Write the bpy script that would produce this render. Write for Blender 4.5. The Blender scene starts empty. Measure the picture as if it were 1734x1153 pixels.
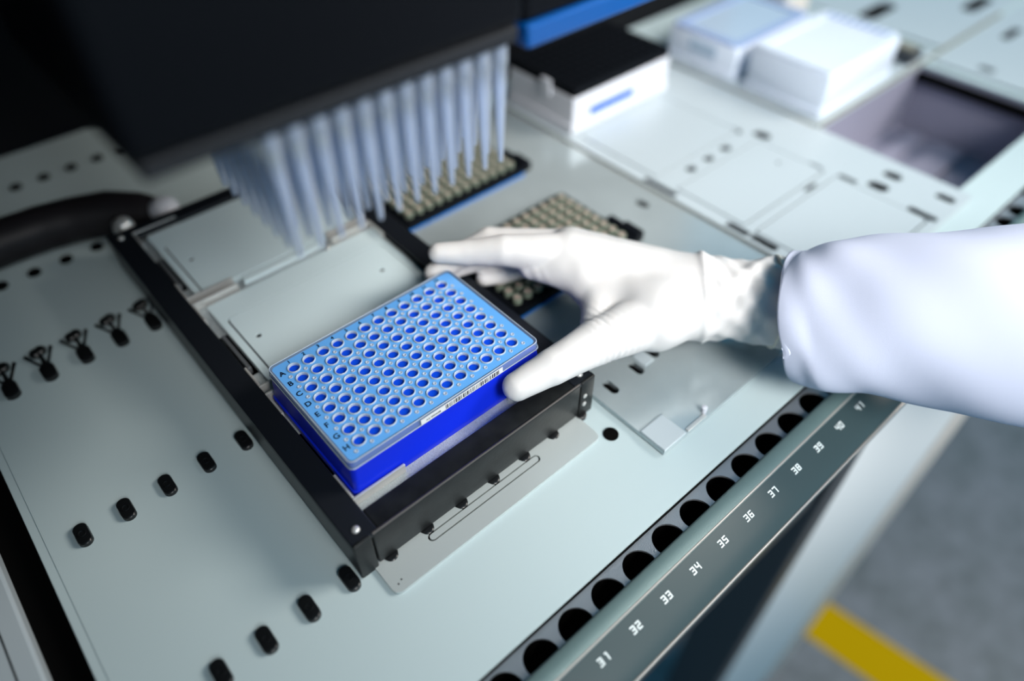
import bpy, bmesh, math, random
import numpy as np
from mathutils import Vector, Matrix
from mathutils.geometry import tessellate_polygon

random.seed(7)
SC = bpy.context.scene
COL = SC.collection
MM = 0.001          # everything below is measured in millimetres; the deck surface is z = 0

# ------------------------------------------------------------------ camera, world, lights, exposure
cam_d = bpy.data.cameras.new('camera')
cam = bpy.data.objects.new('camera', cam_d)
COL.objects.link(cam)
SC.camera = cam
fw = Vector((0.45638922, 0.5207927, -0.72144566)).normalized()
rt = Vector((0.74972036, -0.66174593, -0.00342113)).normalized()
up = rt.cross(fw).normalized()
cam.matrix_world = Matrix(((rt.x, up.x, -fw.x, -79.36 * MM), (rt.y, up.y, -fw.y, -266.92 * MM),
                           (rt.z, up.z, -fw.z, 335.86 * MM), (0, 0, 0, 1)))
cam_d.sensor_width = 36.0
cam_d.lens = 36.0 * 1207.85 / 1734.0
cam_d.clip_start = 0.01
cam_d.clip_end = 20
cam_d.dof.use_dof = True
cam_d.dof.focus_distance = 0.378
cam_d.dof.aperture_fstop = 1.9
cam_d.dof.aperture_blades = 0

w = bpy.data.worlds.new('world')
SC.world = w
w.use_nodes = True
bg = w.node_tree.nodes['Background']
bg.inputs[0].default_value = (0.17, 0.62, 0.95, 1)
bg.inputs[1].default_value = 0.42


def area(name, loc, target, size, power, color, size_y=None):
    l = bpy.data.lights.new(name, 'AREA')
    l.energy = power
    l.color = color
    l.size = size
    if size_y:
        l.shape = 'RECTANGLE'
        l.size_y = size_y
    o = bpy.data.objects.new(name, l)
    COL.objects.link(o)
    o.location = loc
    d = Vector(target) - Vector(loc)
    o.rotation_euler = d.to_track_quat('-Z', 'Y').to_euler()
    return o


area('key_light', (1.65, -0.92, 1.32), (0.10, -0.02, 0.03), 0.75, 36, (1.0, 0.91, 0.82))  # key light from the right, direction follows the carrier's shadow
fill = area('front_fill', (0.09, -0.90, 0.74), (0.35, -0.02, 0.0), 0.5, 1.75, (1.0, 0.96, 0.92))  # unseen fill light added in front to brighten sleeve, glove and nests
fill.data.spread = math.radians(45)  # narrow cone keeps the left of the deck darker

SC.view_settings.view_transform = 'Standard'
SC.view_settings.look = 'None'
SC.view_settings.gamma = 1
SC.view_settings.use_curve_mapping = False
SC.view_settings.exposure = 0.2
try:
    SC.cycles.use_denoising = True
    SC.cycles.max_bounces = 10
    SC.cycles.transparent_max_bounces = 24
    SC.cycles.caustics_reflective = False
    SC.cycles.caustics_refractive = False
except Exception:
    pass


# ------------------------------------------------------------------ materials
def srgb(r, g, b):
    return tuple(((c / 255) / 12.92 if c / 255 <= 0.04045 else ((c / 255 + 0.055) / 1.055) ** 2.4) for c in (r, g, b)) + (1,)


def mat(name, col, rough=0.5, metal=0.0, spec=0.5, bump=0.0, bscale=400, var=0.0, vscale=60, coat=0.0, sss=0.0, trans=0.0):
    m = bpy.data.materials.new(name)
    m.use_nodes = True
    nt = m.node_tree
    b = nt.nodes['Principled BSDF']
    b.inputs['Base Color'].default_value = col
    b.inputs['Roughness'].default_value = rough
    b.inputs['Metallic'].default_value = metal
    b.inputs['Specular IOR Level'].default_value = spec
    b.inputs['Coat Weight'].default_value = coat
    b.inputs['Transmission Weight'].default_value = trans
    if sss:
        b.inputs['Subsurface Weight'].default_value = sss
        b.inputs['Subsurface Radius'].default_value = (0.004, 0.003, 0.0025)
    tc = nt.nodes.new('ShaderNodeTexCoord')
    if bump:
        n = nt.nodes.new('ShaderNodeTexNoise')
        n.inputs['Scale'].default_value = bscale
        n.inputs['Detail'].default_value = 3
        nt.links.new(tc.outputs['Object'], n.inputs['Vector'])
        bp = nt.nodes.new('ShaderNodeBump')
        bp.inputs['Strength'].default_value = bump
        bp.inputs['Distance'].default_value = 0.0006
        nt.links.new(n.outputs['Fac'], bp.inputs['Height'])
        nt.links.new(bp.outputs['Normal'], b.inputs['Normal'])
    if var:
        n = nt.nodes.new('ShaderNodeTexNoise')
        n.inputs['Scale'].default_value = vscale
        n.inputs['Detail'].default_value = 4
        nt.links.new(tc.outputs['Object'], n.inputs['Vector'])
        r = nt.nodes.new('ShaderNodeValToRGB')
        r.color_ramp.elements[0].position = 0.3
        r.color_ramp.elements[1].position = 0.7
        r.color_ramp.elements[0].color = tuple(c * (1 - var) for c in col[:3]) + (1,)
        r.color_ramp.elements[1].color = tuple(min(1, c * (1 + var)) for c in col[:3]) + (1,)
        nt.links.new(n.outputs['Fac'], r.inputs['Fac'])
        nt.links.new(r.outputs['Color'], b.inputs['Base Color'])
    return m


def frosted(name, col, clear=0.5, gloss=0.12, rough=0.25, tl=0.35):
    """Milky plastic: part of the light passes straight through, part is scattered."""
    m = bpy.data.materials.new(name)
    m.use_nodes = True
    nt = m.node_tree
    nt.nodes.clear()
    out = nt.nodes.new('ShaderNodeOutputMaterial')
    d = nt.nodes.new('ShaderNodeBsdfDiffuse')
    d.inputs[0].default_value = col
    t = nt.nodes.new('ShaderNodeBsdfTranslucent')
    t.inputs[0].default_value = col
    s = nt.nodes.new('ShaderNodeMixShader')
    s.inputs[0].default_value = tl
    nt.links.new(d.outputs[0], s.inputs[1])
    nt.links.new(t.outputs[0], s.inputs[2])
    tr = nt.nodes.new('ShaderNodeBsdfTransparent')
    mx = nt.nodes.new('ShaderNodeMixShader')
    mx.inputs[0].default_value = clear
    nt.links.new(s.outputs[0], mx.inputs[1])
    nt.links.new(tr.outputs[0], mx.inputs[2])
    g = nt.nodes.new('ShaderNodeBsdfGlossy')
    g.inputs['Roughness'].default_value = rough
    fr = nt.nodes.new('ShaderNodeFresnel')
    fr.inputs[0].default_value = 1.45
    ml = nt.nodes.new('ShaderNodeMath')
    ml.operation = 'MULTIPLY'
    ml.inputs[1].default_value = gloss * 8
    ml.use_clamp = True
    nt.links.new(fr.outputs[0], ml.inputs[0])
    m2 = nt.nodes.new('ShaderNodeMixShader')
    nt.links.new(ml.outputs[0], m2.inputs[0])
    nt.links.new(mx.outputs[0], m2.inputs[1])
    nt.links.new(g.outputs[0], m2.inputs[2])
    nt.links.new(m2.outputs[0], out.inputs[0])
    return m


M = {}
M['deck'] = mat('painted_deck', (0.48, 0.585, 0.605, 1), rough=0.32, spec=0.5, bump=0.02, bscale=900)
M['panel'] = mat('white_panel', (0.44, 0.505, 0.54, 1), rough=0.35, bump=0.02, bscale=900)
M['nest'] = mat('nest_plate', (0.62, 0.75, 0.79, 1), rough=0.35, bump=0.02, bscale=900)
M['riser'] = mat('silver_base', (0.56, 0.62, 0.62, 1), rough=0.34, metal=0.4)
M['tray'] = mat('polished_tray', (0.47, 0.54, 0.56, 1), rough=0.18, metal=0.45, var=0.06, vscale=25)
M['steel'] = mat('steel', (0.68, 0.68, 0.66, 1), rough=0.3, metal=0.55)
M['sparkle'] = mat('grained_metal', (0.52, 0.58, 0.60, 1), rough=0.38, metal=0.6, bump=0.9, bscale=2600, var=0.25, vscale=2500)
M['black'] = mat('black_anodised', (0.008, 0.010, 0.014, 1), rough=0.42, spec=0.35, bump=0.08, bscale=700)
M['blackface'] = mat('black_scuffed', (0.007, 0.008, 0.0085, 1), rough=0.42, spec=0.3, bump=0.1, bscale=500, var=0.4, vscale=120)
M['edge'] = mat('edge_highlight', (0.10, 0.09, 0.085, 1), rough=0.3, metal=0.5)  # pale tone standing for the highlight on the carrier's folded edge
M['peg'] = mat('black_plastic', (0.006, 0.007, 0.008, 1), rough=0.3, spec=0.4)
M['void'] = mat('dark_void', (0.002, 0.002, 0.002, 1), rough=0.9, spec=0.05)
M['rubber'] = mat('black_rubber', (0.012, 0.010, 0.012, 1), rough=0.5, spec=0.3)
M['head'] = mat('black_head_cover', (0.0025, 0.0028, 0.0042, 1), rough=0.5, spec=0.12)
M['headrim'] = mat('head_rim', (0.014, 0.015, 0.018, 1), rough=0.5, spec=0.3)
M['blue'] = mat('blue_plastic', (0.004, 0.022, 0.62, 1), rough=0.32, spec=0.45, sss=0.0)
M['bluedot'] = mat('blue_bottom', (0.0, 0.055, 0.60, 1), rough=0.5, spec=0.2)
M['cover'] = frosted('clear_cover', (0.15, 0.47, 1.0, 1), clear=0.07, gloss=0.34, rough=0.18, tl=0.06)
M['well'] = frosted('frosted_ring', (0.74, 0.86, 1.0, 1), clear=0.30, gloss=0.12, rough=0.2, tl=0.3)
M['rim'] = frosted('rim_plastic', (0.45, 0.66, 1.0, 1), clear=0.66, gloss=0.14, rough=0.15)
M['tip'] = frosted('tip_plastic', (0.66, 0.76, 0.95, 1), clear=0.16, gloss=0.08, rough=0.3, tl=0.4)
M['ink'] = mat('ink', (0.002, 0.004, 0.016, 1), rough=0.6, spec=0.1)
M['barink'] = mat('black_ink', (0.012, 0.012, 0.016, 1), rough=0.6, spec=0.1)
M['paper'] = mat('label_paper', (0.72, 0.74, 0.76, 1), rough=0.6)
M['glove'] = mat('white_latex', (0.66, 0.65, 0.645, 1), rough=0.5, spec=0.3, bump=0.05, bscale=260, sss=0.12)
M['cuffrim'] = mat('glove_rim', (0.80, 0.79, 0.70, 1), rough=0.5)
M['coat'] = mat('white_coat_cotton', (0.66, 0.70, 0.86, 1), rough=0.9, spec=0.1, bump=0.12, bscale=1800)
M['skin'] = mat('skin', (0.55, 0.35, 0.26, 1), rough=0.6)
M['rail'] = mat('grey_rail', (0.12, 0.185, 0.185, 1), rough=0.36, metal=0.25, spec=0.5, bump=0.35, bscale=2200)
M['railface'] = mat('grey_rail_face', (0.032, 0.055, 0.06, 1), rough=0.4, spec=0.4)
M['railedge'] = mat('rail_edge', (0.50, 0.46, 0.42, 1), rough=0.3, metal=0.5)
M['web'] = mat('slot_metal', (0.36, 0.39, 0.42, 1), rough=0.3, metal=0.75, bump=0.4, bscale=1800)
M['number'] = mat('white_print', (0.78, 0.86, 0.86, 1), rough=0.5)
M['whitebox'] = mat('white_plastic', (0.64, 0.66, 0.72, 1), rough=0.4)
M['bluelabel'] = mat('blue_label', (0.0, 0.11, 0.55, 1), rough=0.5)
M['lidblack'] = mat('black_lid', (0.003, 0.004, 0.006, 1), rough=0.6, spec=0.08)
M['frostbox'] = mat('frosted_box', (0.70, 0.77, 0.88, 1), rough=0.35, spec=0.5)
M['frostlid'] = mat('lilac_lid', (0.32, 0.42, 0.66, 1), rough=0.25)
M['frostwin'] = mat('clear_window', (0.42, 0.53, 0.66, 1), rough=0.2)
M['capring'] = mat('cap_ring', (0.17, 0.21, 0.165, 1), rough=0.3)
M['captop'] = mat('cap_top', (0.33, 0.26, 0.22, 1), rough=0.5)
M['bluestrip'] = mat('blue_strip', (0.0, 0.075, 0.30, 1), rough=0.35)
M['rackblue'] = mat('rack_blue', (0.0, 0.12, 0.42, 1), rough=0.4)
M['wellgrey'] = mat('grey_trough', (0.26, 0.26, 0.34, 1), rough=0.5)
M['legwhite'] = mat('white_leg', (0.78, 0.80, 0.80, 1), rough=0.5)
M['legdark'] = mat('dark_leg', (0.03, 0.034, 0.04, 1), rough=0.5)
M['yellow'] = mat('yellow_tape', (0.62, 0.36, 0.0, 1), rough=0.8, spec=0.05)
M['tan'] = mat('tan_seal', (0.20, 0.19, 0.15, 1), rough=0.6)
M['beige'] = mat('beige_box', (0.62, 0.57, 0.52, 1), rough=0.5)


def floor_mat():
    m = mat('speckled_floor', (0.10, 0.125, 0.14, 1), rough=0.55)
    nt = m.node_tree
    b = nt.nodes['Principled BSDF']
    tc = nt.nodes.new('ShaderNodeTexCoord')
    mixes = []
    for sc, a, c in ((14, (0.09, 0.118, 0.13, 1), (0.19, 0.21, 0.24, 1)), (45, (0.07, 0.075, 0.08, 1), (0.19, 0.20, 0.22, 1))):
        n = nt.nodes.new('ShaderNodeTexNoise')
        n.inputs['Scale'].default_value = sc
        n.inputs['Detail'].default_value = 5
        nt.links.new(tc.outputs['Object'], n.inputs['Vector'])
        r = nt.nodes.new('ShaderNodeValToRGB')
        r.color_ramp.elements[0].position = 0.35
        r.color_ramp.elements[1].position = 0.65
        r.color_ramp.elements[0].color = a
        r.color_ramp.elements[1].color = c
        nt.links.new(n.outputs['Fac'], r.inputs['Fac'])
        mixes.append(r)
    mx = nt.nodes.new('ShaderNodeMix')
    mx.data_type = 'RGBA'
    mx.inputs[0].default_value = 0.42
    nt.links.new(mixes[0].outputs['Color'], mx.inputs[6])
    nt.links.new(mixes[1].outputs['Color'], mx.inputs[7])
    nt.links.new(mx.outputs[2], b.inputs['Base Color'])
    return m


M['floor'] = floor_mat()


# ------------------------------------------------------------------ mesh helpers
class MB:
    """Collects shapes (in mm, world axes) into one mesh."""

    def __init__(s):
        s.v, s.f, s.mi = [], [], []

    def add(s, verts, faces, mi=0):
        o = len(s.v)
        s.v += [tuple(p) for p in verts]
        s.f += [tuple(i + o for i in f) for f in faces]
        s.mi += [mi] * len(faces)
        return s

    def bm(s, bm, mi=0):
        bm.verts.index_update()
        s.add([v.co[:] for v in bm.verts], [[v.index for v in f.verts] for f in bm.faces], mi)
        bm.free()
        return s

    def box(s, x0, x1, y0, y1, z0, z1, bev=0.0, seg=2, mi=0):
        b = bmesh.new()
        bmesh.ops.create_cube(b, size=1)
        for v in b.verts:
            v.co = Vector(((x0 + x1) / 2 + v.co.x * (x1 - x0), (y0 + y1) / 2 + v.co.y * (y1 - y0), (z0 + z1) / 2 + v.co.z * (z1 - z0)))
        if bev:
            bmesh.ops.bevel(b, geom=list(b.edges), offset=bev, segments=seg, affect='EDGES', profile=0.5)
        return s.bm(b, mi)

    def lathe(s, prof, cx=0, cy=0, n=16, mi=0, cap0=False, cap1=False, sx=1, sy=1):
        v, f = [], []
        for r, z in prof:
            for k in range(n):
                a = 2 * math.pi * k / n
                v.append((cx + sx * r * math.cos(a), cy + sy * r * math.sin(a), z))
        for i in range(len(prof) - 1):
            for k in range(n):
                k2 = (k + 1) % n
                f.append((i * n + k, i * n + k2, (i + 1) * n + k2, (i + 1) * n + k))
        if cap0:
            f.append(tuple(reversed(range(n))))
        if cap1:
            f.append(tuple((len(prof) - 1) * n + k for k in range(n)))
        return s.add(v, f, mi)

    def sheet(s, outer, holes, z0, z1, mi=0):
        """Flat plate with real holes cut through it."""
        loops = [[Vector((x, y, 0)) for x, y in l] for l in [outer] + holes]
        tris = tessellate_polygon(loops)
        flat = [p for l in loops for p in l]
        n = len(flat)
        v = [(p.x, p.y, z1) for p in flat] + [(p.x, p.y, z0) for p in flat]
        f = []
        for t in tris:
            a, b, c = (flat[i] for i in t)
            if (b - a).cross(c - a).z < 0:
                t = (t[0], t[2], t[1])
            f.append(tuple(t))
            f.append(tuple(n + i for i in reversed(t)))
        o = 0
        for li, l in enumerate(loops):
            ar = sum(l[i].x * l[(i + 1) % len(l)].y - l[(i + 1) % len(l)].x * l[i].y for i in range(len(l)))
            m = len(l)
            for i in range(m):
                a, b = o + i, o + (i + 1) % m
                q = (a, n + a, n + b, b)
                if (ar > 0) == (li > 0):
                    q = tuple(reversed(q))
                f.append(q)
            o += m
        return s.add(v, f, mi)

    def prism_x(s, prof, x0, x1, mi=0):
        n = len(prof)
        v = [(x0, y, z) for y, z in prof] + [(x1, y, z) for y, z in prof]
        f = [(i, (i + 1) % n, n + (i + 1) % n, n + i) for i in range(n)]
        f += [tuple(reversed(range(n))), tuple(range(n, 2 * n))]
        return s.add(v, f, mi)

    def tube(s, pts, rad, n=12, mi=0, cap=True):
        P = [Vector(p) for p in pts]
        R_ = rad if isinstance(rad, (list, tuple)) else [rad] * len(P)
        v, f = [], []
        up_ = Vector((0, 0, 1))
        for i, p in enumerate(P):
            t = (P[min(i + 1, len(P) - 1)] - P[max(i - 1, 0)]).normalized()
            a = t.cross(up_)
            if a.length < 1e-3:
                a = t.cross(Vector((1, 0, 0)))
            a.normalize()
            b = a.cross(t)
            for k in range(n):
                th = 2 * math.pi * k / n
                v.append(p + R_[i] * (a * math.cos(th) + b * math.sin(th)))
        for i in range(len(P) - 1):
            for k in range(n):
                k2 = (k + 1) % n
                f.append((i * n + k, (i + 1) * n + k, (i + 1) * n + k2, i * n + k2))
        if cap:
            f.append(tuple(range(n)))
            f.append(tuple((len(P) - 1) * n + k for k in reversed(range(n))))
        return s.add(v, f, mi)

    def mesh(s, name, mats, origin=(0, 0, 0), smooth=None):
        me = bpy.data.meshes.new(name)
        ox, oy, oz = origin
        me.from_pydata([((x - ox) * MM, (y - oy) * MM, (z - oz) * MM) for x, y, z in s.v], [], s.f)
        if not isinstance(mats, (list, tuple)):
            mats = [mats]
        for m in mats:
            me.materials.append(m)
        me.polygons.foreach_set('material_index', s.mi)
        if smooth is not None:
            me.polygons.foreach_set('use_smooth', [True] * len(me.polygons))
            try:
                me.set_sharp_from_angle(angle=math.radians(smooth))
            except Exception:
                pass
        me.update()
        return me


def oval(cx, cy, rx, ry, n=14):
    """Slot outline: rounded ends, long along the larger half axis."""
    out = []
    if ry >= rx:
        for k in range(n):
            a = math.pi * k / (n - 1)
            out.append((cx + rx * math.cos(a), cy + (ry - rx) + rx * math.sin(a)))
        for k in range(n):
            a = math.pi + math.pi * k / (n - 1)
            out.append((cx + rx * math.cos(a), cy - (ry - rx) + rx * math.sin(a)))
    else:
        for k in range(n):
            a = -math.pi / 2 + math.pi * k / (n - 1)
            out.append((cx + (rx - ry) + ry * math.cos(a), cy + ry * math.sin(a)))
        for k in range(n):
            a = math.pi / 2 + math.pi * k / (n - 1)
            out.append((cx - (rx - ry) + ry * math.cos(a), cy + ry * math.sin(a)))
    return out


def circ(cx, cy, r, n=20):
    return [(cx + r * math.cos(2 * math.pi * k / n), cy + r * math.sin(2 * math.pi * k / n)) for k in range(n)]


def rrect(x0, x1, y0, y1, r, n=5):
    out = []
    for cx, cy, a0 in ((x1 - r, y1 - r, 0), (x0 + r, y1 - r, 90), (x0 + r, y0 + r, 180), (x1 - r, y0 + r, 270)):
        for k in range(n):
            a = math.radians(a0 + 90 * k / (n - 1))
            out.append((cx + r * math.cos(a), cy + r * math.sin(a)))
    return out


BASE = {}


def thing(name, label, cat, base=(0, 0, 0), group=None):
    o = bpy.data.objects.new(name, None)
    o.empty_display_size = 0.01
    COL.objects.link(o)
    o.location = [c * MM for c in base]
    o['label'] = label
    o['category'] = cat
    if group:
        o['group'] = group
    BASE[o.name] = base
    return o


def put(name, mb, m, parent, smooth=None, label=None, kind=None, base=None):
    """A part: one mesh object under its thing (or under another part)."""
    pb = BASE.get(parent.name, (0, 0, 0))
    b = base or pb
    o = bpy.data.objects.new(name, mb.mesh(name, m, b, smooth))
    COL.objects.link(o)
    o.parent = parent
    o.location = [(b[i] - pb[i]) * MM for i in range(3)]
    BASE[o.name] = b
    if label:
        o['label'] = label
    if kind:
        o['kind'] = kind
    return o


def put_mesh(name, me, parent, loc, rot=(0, 0, 0)):
    """A part that shares mesh data with its repeats; loc in world mm."""
    pb = BASE.get(parent.name, (0, 0, 0))
    o = bpy.data.objects.new(name, me)
    COL.objects.link(o)
    o.parent = parent
    o.location = [(loc[i] - pb[i]) * MM for i in range(3)]
    o.rotation_euler = rot
    BASE[o.name] = loc
    return o


def single(name, mb, m, label, cat, base, smooth=None, group=None, kind=None):
    o = bpy.data.objects.new(name, mb.mesh(name, m, base, smooth))
    COL.objects.link(o)
    o.location = [c * MM for c in base]
    BASE[o.name] = base
    if kind:
        o['kind'] = kind
    else:
        o['label'] = label
        o['category'] = cat
    if group:
        o['group'] = group
    return o


def dup(root, loc, label, group=None):
    r = root.copy()
    COL.objects.link(r)
    r.location = [c * MM for c in loc]
    r['label'] = label
    if group:
        r['group'] = group
    for ch in root.children:
        c = ch.copy()
        COL.objects.link(c)
        c.parent = r
    return r


def text_mesh(txt, size, m, bold=0.0, sx=1.0):
    cu = bpy.data.curves.new('t', 'FONT')
    cu.body = txt
    cu.size = size * MM
    cu.align_x = 'CENTER'
    cu.align_y = 'CENTER'
    cu.offset = bold * MM
    cu.extrude = 0.05 * MM
    o = bpy.data.objects.new('t', cu)
    COL.objects.link(o)
    dg = bpy.context.evaluated_depsgraph_get()
    me = bpy.data.meshes.new_from_object(o.evaluated_get(dg))
    bpy.data.objects.remove(o)
    bpy.data.curves.remove(cu)
    me.materials.clear()
    me.materials.append(m)
    return me


ORD = ['', 'first', 'second', 'third', 'fourth', 'fifth', 'sixth', 'seventh', 'eighth', 'ninth', 'tenth', 'eleventh', 'twelfth',
       'thirteenth', 'fourteenth', 'fifteenth', 'sixteenth']


# ================================================================== SETTING: the floor
FZ = -850
single('floor', MB().box(-1500, 3000, -2600, 1500, FZ - 20, FZ), M['floor'], '', '', (0, 0, FZ), kind='structure')
tape = MB()
tape.add([(576, -150, FZ + 0.6), (652, -150, FZ + 0.6), (720, -620, FZ + 0.6), (634, -620, FZ + 0.6),
          (576, -150, FZ), (652, -150, FZ), (720, -620, FZ), (634, -620, FZ)],
         [(3, 2, 1, 0), (0, 1, 5, 4), (1, 2, 6, 5), (2, 3, 7, 6), (3, 0, 4, 7)])
single('floor_tape', tape, M['yellow'], 'yellow tape stripe stuck on the grey speckled floor', 'tape', (600, -300, FZ))

# ================================================================== the instrument: deck, slot strip, numbered rail, legs
inst = thing('instrument_deck', 'pale grey painted instrument deck with oval pegs and numbered front rail', 'machine deck', (0, 0, 0))
outer = [(-142, -172.6), (1400, -172.6), (1400, 252), (322, 252), (322, 436), (-142, 436)]
put('deck_plate', MB().sheet(outer, [[(519, -139), (712, -139), (712, -10), (519, -10)]], -1.6, 0), M['deck'], inst)
put('deck_side_fold', MB().box(-146.5, -142.05, -172.6, 436, -14, -0.3, 0.4), M['deck'], inst)
# recessed waste trough at the right
tr = MB()
tr.box(519, 712, -10, -8, -90, -1.7)
tr.box(712, 714, -139, -8, -90, -1.7)
tr.box(517, 519, -139, -8, -90, -1.7)
tr.box(519, 712, -141, -139, -90, -1.7)
tr.box(517, 714, -141, -8, -72, -70)
trough = put('trough', tr, M['wellgrey'], inst, label='deep grey trough opening')
for y0, y1, z in ((-44, -27, -64), (-88, -60, -64)):
    put('trough_bar', MB().box(524, 706, y0, y1, -69.9, z, 1), M['wellgrey'], trough)
put('trough_seal', MB().box(704, 711.9, -138, -11, -14, -6, 0.5), M['void'], trough)

# pegs (shared meshes)
pg = MB()
for sc, z0, z1, b in ((1.0, 0, 2.6, 0),):
    prof = oval(0, 0, 3.55, 7.3)
    n = len(prof)
    rings = [(1.0, 0.0), (1.0, 2.4), (0.93, 2.9), (0.80, 3.0)]
    v = [(x * s_, y * s_, z) for s_, z in rings for x, y in prof]
    f = [(i * n + k, i * n + (k + 1) % n, (i + 1) * n + (k + 1) % n, (i + 1) * n + k) for i in range(3) for k in range(n)]
    f.append(tuple(3 * n + k for k in range(n)))
    pg.add(v, f)
    pg.lathe([(2.3, 3.0), (2.2, 3.3), (1.5, 3.3), (1.3, 2.9), (0.0, 2.8)], n=14)
peg_me = pg.mesh('locating_peg', M['peg'], smooth=40)
plug = MB().lathe([(4.6, 0), (4.6, 1.2), (4.2, 1.8), (0.01, 2.0)], n=18)
plug_me = plug.mesh('round_plug', M['void'], smooth=40)
for k in range(-2, 11):
    put_mesh('locating_peg', peg_me, inst, (-102.7 + 22.5 * k, -94.2, 0))
for k in range(0, 5):
    put_mesh('locating_peg', peg_me, inst, (-125.4 + 22.5 * k, 17.4, 0))
for k in range(0, 4):
    put_mesh('round_plug', plug_me, inst, (-101.5 + 22.2 * k, 254, 0))
for k in range(-3, 5):
    put_mesh('round_plug', plug_me, inst, (-57 + 22.1 * k, 378, 0))
put_mesh('round_plug', plug_me, inst, (126, -119, -0.6))
# forked clips
fk = MB()
prof = oval(0, -11, 4.3, 7.6)
n = len(prof)
fk.add([(x, y, 0) for x, y in prof] + [(x, y, 3.2) for x, y in prof] + [(x * .85, (y + 11) * .85 - 11, 3.8) for x, y in prof],
       [(i * n + k, i * n + (k + 1) % n, (i + 1) * n + (k + 1) % n, (i + 1) * n + k) for i in range(2) for k in range(n)] + [tuple(2 * n + k for k in range(n))])
fk.tube([(0, -5, 1.6), (0.3, 3, 1.6), (0, 8, 1.6)], [1.7, 1.2, 1.4], n=8)
fk.lathe([(3.6, 0), (3.8, 2.2), (3.0, 3.2), (0.01, 3.4)], cx=-1.6, cy=11.3, n=12)
fk.lathe([(3.6, 0), (3.8, 2.2), (3.0, 3.2), (0.01, 3.4)], cx=1.4, cy=12.3, n=12)
fk.tube([(-1.5, -3, 1.2), (-5, 5, 1.2), (-7.6, 12, 1.2)], [1.0, 0.9, 1.3], n=8)
fk.tube([(1.5, -3, 1.2), (5, 5, 1.2), (7.8, 12, 1.2)], [1.0, 0.9, 1.3], n=8)
fk_me = fk.mesh('forked_clip', M['peg'], smooth=40)
for k in range(-1, 4):
    put_mesh('forked_clip', fk_me, inst, (-102.2 + 22.2 * k, 157, 0))

# slot strip with round holes
holes = [circ(11.5 + 22.7 * k, -183.6, 9.3, 28) for k in range(-4, 24)]
put('slot_strip', MB().sheet([(-130, -194), (560, -194), (560, -172.9), (-130, -172.9)], holes, -6.4, -5), M['web'], inst)
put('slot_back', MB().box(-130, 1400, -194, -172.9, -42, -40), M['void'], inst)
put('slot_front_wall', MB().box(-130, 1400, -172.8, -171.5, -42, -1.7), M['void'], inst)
# rail
prof = [(-186.0, -41), (-186.0, -2.2), (-186.6, -0.6), (-188, 0.1), (-194.2, -0.9), (-195.6, -1.6), (-196.2, -2.4), (-196.4, -3.2),
        (-194.5, -41)]
put('front_rail', MB().prism_x(prof, -130, 1400), M['rail'], inst, smooth=50)
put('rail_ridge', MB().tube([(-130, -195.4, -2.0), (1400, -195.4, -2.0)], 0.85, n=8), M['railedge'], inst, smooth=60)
face = [(-196.4, -3.0), (-209.6, -8.2), (-212.0, -9.6), (-216.4, -12.2), (-217.6, -13.6), (-217.6, -24), (-215.5, -24), (-194.6, -8)]
put('number_face', MB().prism_x(face, -130, 1400), M['railface'], inst, smooth=30)
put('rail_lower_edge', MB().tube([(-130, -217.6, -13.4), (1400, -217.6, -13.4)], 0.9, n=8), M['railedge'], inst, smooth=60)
put('front_apron', MB().box(-130, 290, -200, -190, -160, -25, 1), M['legdark'], inst)
# numbers, squarish stroke digits
SEG = {'0': 'abcdef', '1': 'bcx', '2': 'abged', '3': 'abgcd', '4': 'bfgc', '5': 'afgcd', '6': 'afgcde', '7': 'abc', '8': 'abcdefg', '9': 'abfgcd'}


def digit(mb, ch, ox, w_=2.7, h=3.9, t=0.72):
    R_ = {'a': (0, w_, h - t, h), 'g': (0.5, w_, h / 2 - t / 2, h / 2 + t / 2), 'd': (0, w_, 0, t), 'f': (0, t, h / 2, h), 'e': (0, t, 0, h / 2),
          'b': (w_ - t, w_, h / 2, h), 'c': (w_ - t, w_, 0, h / 2), 'x': (w_ - 2 * t, w_, h - t, h)}
    for s_ in SEG[ch]:
        x0, x1, y0, y1 = R_[s_]
        mb.box(ox + x0, ox + x1, y0, y1, 0, 0.08)


th = math.atan2(-5.2, 13.2)
for k in range(1, 12):
    mb = MB()
    txt = str(30 + k)
    digit(mb, txt[0], -3.1)
    digit(mb, txt[1], 0.5)
    me = mb.mesh('number', M['number'])
    # lies on the sloping face, reading from the operator's side
    put_mesh('number', me, inst, (32.5 + 22.5 * (k - 1), -204.4, -6.05), (-th, 0, 0))
# legs below
def post_mb(pts, z0, z1):
    m_ = MB()
    k_ = len(pts)
    m_.add([(x, y, z0) for x, y in pts] + [(x, y, z1) for x, y in pts],
           [(i, (i + 1) % k_, k_ + (i + 1) % k_, k_ + i) for i in range(k_)] + [tuple(reversed(range(k_))), tuple(range(k_, 2 * k_))])
    return m_


lg = put('leg', post_mb([(338, -203), (463, -233), (465, -231), (465, -150), (338, -150)], FZ, -26), M['legwhite'], inst, label='white leg')
put('leg_cover', post_mb([(465.2, -233.5), (520, -238), (520, -150), (465.2, -150)], FZ, -26), M['beige'], lg)
put('dark_post', MB().box(296, 336, -205, -150, FZ, -45, 3), M['legdark'], inst)  # dark colour stands for the shadowed inner face of the leg

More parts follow.
